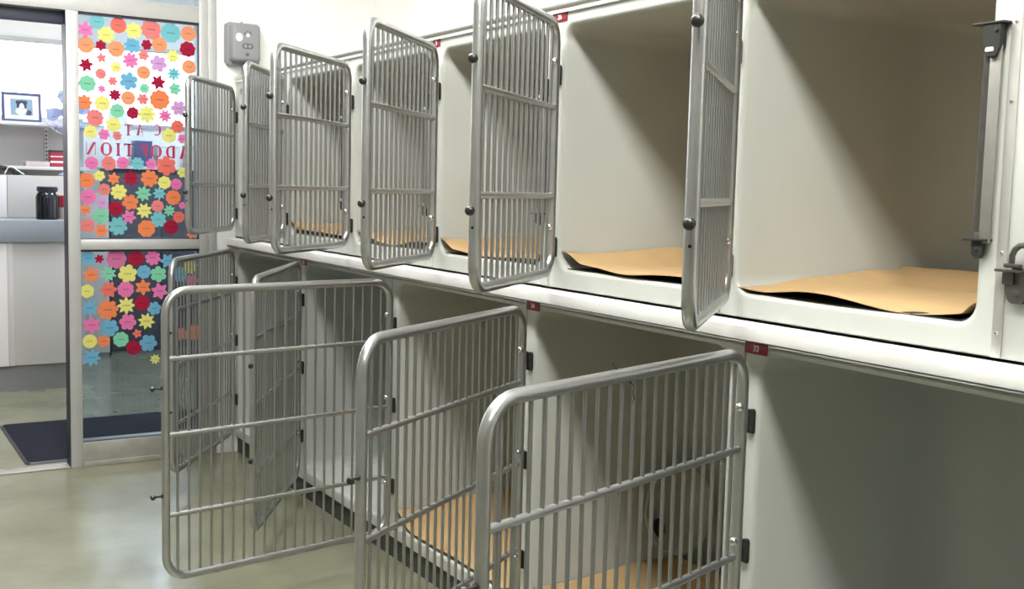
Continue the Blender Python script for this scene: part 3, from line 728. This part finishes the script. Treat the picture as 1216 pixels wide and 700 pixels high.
# ------------------------------------------------------------------ dispenser on the end wall
d = tag(empty('dispenser', (0.028, YW, 2.12)), 'grey plastic wall dispenser with a white sticker beside the glass', 'dispenser')
bm = bmesh.new()
R = []
for ins, y in ((0.0, -0.0005), (0.0, -0.045), (0.004, -0.050), (0.010, -0.052), (0.010, -0.085), (0.016, -0.098), (0.026, -0.103)):
    R.append([(u, y, w) for u, w in rounded(-0.090 + ins, 0.082 - ins, -0.105 + ins * 1.2, 0.105 - ins * 0.8, 0.018, 5)])
V = loft(bm, R); bm.faces.new(V[-1]); bm.faces.new(V[0][::-1])
link('housing', finish(bm, 'housing', M_['disp'], angle=40), d)
bm = bmesh.new(); prism(bm, rounded(-0.026, 0.030, -0.030, -0.002, 0.0135), 1, -0.1050, -0.1028)
link('window', finish(bm, 'window', M_['dispdark']), d)['label'] = 'dark oval level window'
bm = bmesh.new()
for x in (-0.010, 0.013): prism(bm, [(x + 0.009 * math.cos(a * PI / 8), -0.016 + 0.010 * math.sin(a * PI / 8)) for a in range(16)], 1, -0.1056, -0.1048)
link('window_mark', finish(bm, 'window_mark', M_['disp'], smooth=False), d)
bm = bmesh.new(); lathe(bm, [(0, 0), (0.009, 0), (0.009, 0.003), (0.004, 0.004), (0, 0.003)], (0.0, -0.1028, -0.058), (0, -1, 0), 14)
link('lock', finish(bm, 'lock', M_['dispdark']), d)['label'] = 'small dark round lock'
bm = bmesh.new(); prism(bm, [(-0.042 + 0.018 * math.cos(a * PI / 12), 0.026 + 0.021 * math.sin(a * PI / 12)) for a in range(24)], 1, -0.1040, -0.1028)
link('sticker', finish(bm, 'sticker', M_['white'], smooth=False), d)['label'] = 'round white sticker'
bm = bmesh.new()
for a0, a1 in ((10, 70), (85, 120), (135, 190)):
    o_ = [(0.003 + 0.019 * math.cos(math.radians(a)), 0.040 + 0.020 * math.sin(math.radians(a))) for a in range(a0, a1 + 1, 6)]
    i_ = [(0.003 + 0.014 * math.cos(math.radians(a)), 0.040 + 0.015 * math.sin(math.radians(a))) for a in range(a1, a0 - 1, -6)]
    prism(bm, o_ + i_, 1, -0.1040, -0.1028)
link('emblem', finish(bm, 'emblem', M_['dispdark'], smooth=False), d)['label'] = 'small dark arched emblem'
bm = bmesh.new(); prism(bm, [(0.003 + 0.009 * math.cos(a * PI / 10), 0.038 + 0.009 * math.sin(a * PI / 10)) for a in range(20)], 1, -0.1036, -0.1028)
link('emblem_disc', finish(bm, 'emblem_disc', M_['white'], smooth=False), d)
bm = bmesh.new(); box(bm, (-0.012, -0.075, -0.150), (0.024, -0.040, -0.104), 0.006)
link('nozzle', finish(bm, 'nozzle', M_['disp']), d)
bm = bmesh.new(); lathe(bm, [(0, 0), (0.006, 0), (0.005, 0.007), (0, 0.008)], (-0.012, -0.045, 0.104), (0, 0, 1), 10)
link('button', finish(bm, 'button', M_['disp']), d)

# ------------------------------------------------------------------ the office beyond the doorway
c = tag(empty('reception_counter', (-1.5, 8.0, 0)), 'pale reception counter with a blue grey top edge, seen through the doorway', 'counter')
link('panel', box_mesh('panel', M_['counter'], ((-1.1, 0.03, 0.174), (0.70, 0.62, 0.991)), ((0.685, 0.012, 0.174), (0.72, 0.62, 0.991)), bev=0.002), c)
link('panel_return', box_mesh('panel_return', M_['shelf'], ((-1.1, 0.014, 0.174), (0.690, 0.029, 0.985)), bev=0.001), c)
link('counter_top', box_mesh('counter_top', M_['countertop'], ((-1.15, -0.01, 0.991), (1.06, 0.64, 1.135)), bev=0.006), c)['label'] = 'blue grey counter top edge'
link('panel', box_mesh('panel', M_['counter'], ((0.72, 0.03, 0.174), (1.055, 0.62, 0.991)), bev=0.002), c)
link('base', box_mesh('base', M_['counterbase'], ((-1.1, 0.05, 0.0), (1.055, 0.60, 0.174))), c)['label'] = 'grey base band'
c = tag(empty('screen_panel', (-1.5, 8.5, 1.137)), 'pale upright panel standing along the back of the reception counter', 'panel')
link('board', box_mesh('board', M_['shelf'], ((-1.1, 0.0, 0.0), (0.752, 0.13, 0.292)), bev=0.002), c)
link('board', box_mesh('board', M_['counter'], ((0.755, 0.0, 0.0), (1.20, 0.13, 0.292)), bev=0.002), c)

sh = tag(empty('shelving', (-1.0, 9.0, 0)), 'white wall shelving behind the reception counter', 'shelves')
link('back_panel', box_mesh('back_panel', M_['counter'], ((-1.7, 0.0, 0.0), (0.85, 0.03, 1.86))), sh)
link('shelf', box_mesh('shelf', M_['shelf'], ((-1.7, -0.30, 1.47), (0.85, -0.0005, 1.495)), bev=0.002), sh)
link('shelf', box_mesh('shelf', M_['shelf'], ((-1.7, -0.30, 1.782), (0.85, -0.0005, 1.807)), bev=0.002), sh)
bm = bmesh.new(); box(bm, (0.575, -0.008, 1.50), (0.60, -0.0005, 1.78))
for i in range(9): box(bm, (0.580, -0.0095, 1.515 + i * 0.029), (0.595, -0.0078, 1.530 + i * 0.029), mi=1)
link('slotted_standard', finish(bm, 'slotted_standard', [M_['shelf'], M_['counterbase']], smooth=False), sh)

def picture(x0, x1, z0, z1, y, lab, plain=False):
    w, h = x1 - x0, z1 - z0
    p = tag(empty('picture_frame', ((x0 + x1) / 2, y, z0)), lab, 'picture', 'framed pictures on the top shelf')
    p.rotation_euler = (math.radians(-5), 0, math.radians(6))
    bm = bmesh.new(); f = 0.017
    for a, b in (((-w / 2, -0.012, 0), (w / 2, 0.012, f)), ((-w / 2, -0.012, h - f), (w / 2, 0.012, h)), ((-w / 2, -0.012, f), (-w / 2 + f, 0.012, h - f)), ((w / 2 - f, -0.012, f), (w / 2, 0.012, h - f))): box(bm, a, b, 0.002)
    link('frame', finish(bm, 'frame', M_['navy']), p)['label'] = 'dark blue frame'
    link('mount', box_mesh('mount', M_['white'], ((-w / 2 + f, -0.004, f), (w / 2 - f, 0.006, h - f))), p)['label'] = 'white mount'
    if plain: return
    bm = bmesh.new(); prism(bm, [(-w * .28, h * .22), (w * .28, h * .22), (w * .28, h * .78), (-w * .28, h * .78)], 1, -0.0055, -0.004, 0)
    def blob(cx, cz, rx, rz, y0, mi): prism(bm, [(cx + rx * math.cos(a * PI / 9), cz + rz * math.sin(a * PI / 9)) for a in range(18)], 1, y0 - 0.0008, y0, mi)
    blob(0, h * .55, w * .13, h * .19, -0.0055, 1); blob(-w * .10, h * .66, w * .05, h * .07, -0.0055, 1); blob(w * .10, h * .66, w * .05, h * .07, -0.0055, 1)
    blob(-w * .01, h * .36, w * .15, h * .13, -0.0064, 2); blob(0, h * .50, w * .06, h * .14, -0.0064, 2); blob(w * .17, h * .32, w * .08, h * .09, -0.0064, 1)
    link('print', finish(bm, 'print', [M_['picblue'], M_['picdark'], M_['white']], smooth=False), p)['label'] = 'portrait of a dark and white pet on blue'
picture(-0.735, -0.470, 1.8085, 2.015, 8.80, 'blue framed pet portrait in a white mount on the top shelf')
picture(-1.05, -0.752, 1.8085, 2.04, 8.86, 'blue framed picture cut off by the left edge of the photo', True)

# pale desk fan on the panel top
f = tag(empty('desk_fan', (-0.335, 8.575, 1.4305)), 'pale blue desk fan standing behind the door post', 'fan')
bm = bmesh.new(); lathe(bm, [(0, 0), (0.060, 0), (0.062, 0.010), (0.050, 0.020), (0.018, 0.030), (0.014, 0.29), (0, 0.30)], (0, 0, 0), (0, 0, 1), 20)
link('stand', finish(bm, 'stand', M_['fan']), f)
bm = bmesh.new()
for r in (0.165, 0.13, 0.095, 0.06):
    tube(bm, [(r * math.cos(a * PI / 18), -0.055 + 0.02 * (r / 0.165) ** 2, 0.455 + r * math.sin(a * PI / 18)) for a in range(36)], 0.0028, 6, True)
for i in range(36):
    a = i * PI / 18
    tube(bm, [(0.03 * math.cos(a), -0.055, 0.455 + 0.03 * math.sin(a)), (0.165 * math.cos(a), -0.035, 0.455 + 0.165 * math.sin(a))], 0.0024, 5)
link('guard', finish(bm, 'guard', M_['fan']), f)
bm = bmesh.new(); lathe(bm, [(0, 0), (0.04, 0.0), (0.045, 0.02), (0.04, 0.10), (0, 0.12)], (0, -0.035, 0.455), (0, 1, 0), 18)
link('motor', finish(bm, 'motor', M_['fan']), f)
bm = bmesh.new(); lathe(bm, [(0, 0), (0.030, 0.0), (0.034, 0.008), (0, 0.010)], (0, -0.062, 0.455), (0, 1, 0), 18)
link('badge', finish(bm, 'badge', M_['white']), f)
for i in range(4):
    bm = bmesh.new(); a0 = i * PI / 2 + 0.3
    pts = [(0.03, -0.35), (0.09, -0.55), (0.15, -0.35), (0.155, 0.1), (0.12, 0.35), (0.03, 0.25)]
    lo_ = [(r * math.cos(a0 + t), -0.040 + 0.014 * t, 0.455 + r * math.sin(a0 + t)) for r, t in pts]
    A = [bm.verts.new(p) for p in lo_]; B = [bm.verts.new((p[0], p[1] + 0.003, p[2])) for p in lo_]
    bm.faces.new(A); bm.faces.new(B[::-1])
    for j in range(6): bm.faces.new((A[j], B[j], B[(j + 1) % 6], A[(j + 1) % 6]))
    link('blade', finish(bm, 'blade', M_['fan'], smooth=False), f)

# jar, cartons, handset
j = tag(empty('jar', (-0.535, 8.20, 1.1355)), 'clear jar of dark filling with a black lid on the reception counter', 'jar')
bm = bmesh.new(); lathe(bm, [(0, 0), (0.066, 0), (0.073, 0.008), (0.074, 0.15), (0.066, 0.172), (0.058, 0.182), (0.058, 0.194), (0.054, 0.194), (0.054, 0.180), (0.062, 0.170), (0.070, 0.150), (0.069, 0.010), (0, 0.006)], (0, 0, 0), (0, 0, 1), 28)
link('glass', finish(bm, 'jar_glass', M_['jar']), j)
bm = bmesh.new(); lathe(bm, [(0, 0.007), (0.066, 0.008), (0.068, 0.02), (0.068, 0.148), (0.05, 0.162), (0, 0.168)], (0, 0, 0), (0, 0, 1), 28)
link('filling', finish(bm, 'filling', M_['bean']), j)['label'] = 'dark filling'
bm = bmesh.new(); lathe(bm, [(0, 0.188), (0.064, 0.188), (0.067, 0.192), (0.067, 0.216), (0.063, 0.221), (0, 0.221)], (0, 0, 0), (0, 0, 1), 28)
link('lid', finish(bm, 'lid', M_['lid']), j)['label'] = 'black lid'
t = tag(empty('tin', (-0.405, 8.28, 1.1355)), 'red and pale tin standing right of the jar on the counter', 'tin')
bm = bmesh.new(); lathe(bm, [(0, 0), (0.045, 0), (0.047, 0.004), (0.047, 0.08), (0, 0.08)], (0, 0, 0), (0, 0, 1), 20)
link('body', finish(bm, 'tin_body', M_['pinkcard']), t)
bm = bmesh.new(); lathe(bm, [(0, 0.0805), (0.048, 0.0805), (0.049, 0.085), (0.049, 0.155), (0.044, 0.162), (0, 0.162)], (0, 0, 0), (0, 0, 1), 20)
link('lid', finish(bm, 'tin_lid', M_['redcard']), t)['label'] = 'red lid'
t = tag(empty('carton', (-0.372, 8.84, 1.496)), 'red and white striped carton at the end of the lower shelf', 'carton')
link('body', box_mesh('carton_body', M_['redcard'], ((-0.045, -0.05, 0.0), (0.045, 0.05, 0.105)), bev=0.002), t)
link('band', box_mesh('carton_band', M_['white'], ((-0.046, -0.0515, 0.028), (0.046, -0.0495, 0.042)), ((-0.046, -0.0515, 0.070), (0.046, -0.0495, 0.078))), t)['label'] = 'white band'
link('cap', box_mesh('carton_cap', M_['charcoal'], ((-0.047, -0.052, 0.1055), (0.047, 0.052, 0.120)), bev=0.002), t)['label'] = 'dark cap'
bm = bmesh.new(); box(bm, (-0.085, -0.06, 0.0), (0.075, 0.06, 0.035), 0.004)
tag(link('flat_box', finish(bm, 'flat_box', M_['pinkcard']), None, (-0.505, 8.80, 1.4955)), 'flat pale pink box lying on the lower shelf', 'box')
hset = tag(empty('handset', (-0.735, 8.565, 1.4305)), 'black handset with white cords on the panel top at the left edge', 'handset')
bm = bmesh.new(); box(bm, (-0.13, -0.022, 0.0), (-0.075, 0.022, 0.045), 0.010); box(bm, (0.035, -0.022, 0.0), (0.085, 0.022, 0.030), 0.010)
tube(bm, [(-0.11, 0, 0.04), (-0.05, 0, 0.052), (0.02, 0, 0.040), (0.065, 0, 0.020)], 0.014, 10)
link('body', finish(bm, 'handset_body', M_['blackplastic']), hset)
bm = bmesh.new()
tube(bm, [(-0.02, -0.03, 0.006), (0.0, -0.04, 0.05), (0.03, -0.035, 0.055), (0.07, -0.045, 0.025), (0.10, -0.05, 0.004)], 0.004, 6)
link('cord', finish(bm, 'cord', M_['white']), hset)['label'] = 'white cord'

# furniture seen through the glass
t = tag(empty('pale_cabinet', (0.0, 9.35, 0)), 'pale cabinet beyond the glass beside the dark storage unit', 'cabinet')
link('body', box_mesh('pale_body', M_['counter'], ((-0.09, 0.0, 0.03), (0.10, 0.38, 1.30)), bev=0.003), t)
link('base', box_mesh('pale_base', M_['counterbase'], ((-0.085, 0.01, 0.0), (0.095, 0.37, 0.0298))), t)
t = tag(empty('storage_unit', (0.55, 9.35, 0)), 'dark charcoal storage unit beyond the flower-covered glass', 'cabinet')
link('body', box_mesh('dark_body', M_['charcoal'], ((-0.44, 0.02, 0.03), (0.75, 0.38, 1.50)), bev=0.003), t)
link('base', box_mesh('dark_base', M_['counterbase'], ((-0.43, 0.03, 0.0), (0.74, 0.37, 0.0298))), t)
for i, x in enumerate((-0.435, -0.037, 0.361)):
    link('door', box_mesh('dark_door', M_['charcoal'], ((x, 0.0, 0.05), (x + 0.385, 0.0195, 1.46)), bev=0.004), t)
link('shelf_edge', box_mesh('shelf_edge', M_['shelf'], ((-0.46, -0.02, 1.5005), (0.77, 0.39, 1.525)), bev=0.003), t)['label'] = 'white top board'
pc = [(0.20, 0.15, 0.42, M_['white'], 'tall white carton standing on the dark storage unit beyond the glass'),
      (0.40, 0.13, 0.20, M_['navy'], 'short dark blue carton on the dark storage unit, next to the tall white one'),
      (0.60, 0.18, 0.16, M_['shelf'], 'low pale carton on the dark storage unit beyond the glass'),
      (0.83, 0.16, 0.18, M_['pinkcard'], 'pale pink carton at the right end of the dark storage unit')]
for x, w, h, m, lab in pc:
    p = tag(empty('carton', (x, 9.53, 1.5255)), lab, 'carton', 'cartons on the dark storage unit')
    link('body', box_mesh('box_body', m, ((-w / 2, -0.08, 0), (w / 2, 0.08, h)), bev=0.003), p)
    link('flap', box_mesh('box_flap', m, ((-w / 2 - 0.002, -0.082, h + 0.0003), (w / 2 + 0.002, 0.082, h + 0.006)), bev=0.001), p)

bm = bmesh.new()
prism(bm, rounded(-0.99, 0.32, 5.965, 6.94, 0.03, 4), 2, 0.0, 0.010)
fmo = tag(link('door_mat', finish(bm, 'door_mat', M_['doormat'])), 'dark charcoal door mat on the floor beyond the doorway', 'mat')
bm = bmesh.new()
o1 = rounded(-1.005, 0.335, 5.95, 6.955, 0.035, 4)
V = loft(bm, [[(x, y, 0.0005) for x, y in o1], [(x, y, 0.006) for x, y in rounded(-1.000, 0.330, 5.955, 6.950, 0.035, 4)], [(x, y, 0.010) for x, y in rounded(-0.9905, 0.3205, 5.9645, 6.9405, 0.03, 4)]])
link('border', finish(bm, 'mat_border', M_['blackplastic']), fmo)['label'] = 'black rubber border'

# ------------------------------------------------------------------ lamps
def ceiling_light(x, y, w, l, glow, lab, drop=0.0):
    r = tag(empty('ceiling_light', (x, y, ZC)), lab, 'light', 'ceiling lights')
    bm = bmesh.new()
    prof = [(-w / 2, 0.0), (-w / 2, -0.05), (-w / 2 + 0.02, -0.075), (w / 2 - 0.02, -0.075), (w / 2, -0.05), (w / 2, 0.0)]
    V = loft(bm, [[(a, -l / 2, z - 0.0005) for a, z in prof], [(a, l / 2, z - 0.0005) for a, z in prof]])
    bm.faces.new(V[0]); bm.faces.new(V[1])
    link('housing', finish(bm, 'light_housing', M_['white'], smooth=False), r)
    link('diffuser', box_mesh('diffuser', glow, ((-w / 2 + 0.03, -l / 2 + 0.02, -0.090), (w / 2 - 0.03, l / 2 - 0.02, -0.0757))), r)
ceiling_light(-1.0, 0.75, 0.46, 1.35, M_['tubeglow'], 'ceiling light over the near end of the aisle')
ceiling_light(-1.0, 2.60, 0.46, 1.35, M_['farglow'], 'ceiling light over the middle of the aisle')
ceiling_light(-1.0, 4.30, 0.46, 1.35, M_['farglow'], 'ceiling light over the far end of the aisle by the glass')
ceiling_light(-0.9, 7.3, 0.6, 1.2, M_['officefill'], 'added fill light, out of view, in front of the reception counter')  # added lamp out of view, brightens the daylit office
ceiling_light(0.9, 7.9, 0.6, 1.2, M_['officefill'], 'added fill light, out of view, beyond the flower-covered glass')  # second added lamp out of view, brightens the office behind the glass

wd = bpy.data.worlds.new('world'); bpy.context.scene.world = wd; wd.use_nodes = True
wd.node_tree.nodes['Background'].inputs[0].default_value = (0.8, 0.85, 1, 1)
wd.node_tree.nodes['Background'].inputs[1].default_value = 0.05

# ------------------------------------------------------------------ camera
cam = bpy.data.cameras.new('camera'); co = bpy.data.objects.new('camera', cam); col.objects.link(co)
yaw, pitch, roll = 0.55138, -0.09514, 0.02509
fw = Vector((math.sin(yaw) * math.cos(pitch), math.cos(yaw) * math.cos(pitch), math.sin(pitch)))
rt = Vector((math.cos(yaw), -math.sin(yaw), 0)); up = rt.cross(fw)
r2 = rt * math.cos(roll) + up * math.sin(roll); u2 = -rt * math.sin(roll) + up * math.cos(roll)
mw = Matrix((r2, u2, -fw)).transposed().to_4x4(); mw.translation = (-1.80072, 0.11858, 1.4233)
co.matrix_world = mw
cam.sensor_width = 36.0; cam.lens = 1322.517 * 36.0 / 1216.0
cam.clip_start = 0.05
sc = bpy.context.scene
sc.camera = co
sc.view_settings.view_transform = 'Standard'; sc.view_settings.look = 'None'
sc.view_settings.gamma = 1.0; sc.view_settings.use_curve_mapping = False
sc.view_settings.exposure = 0.0
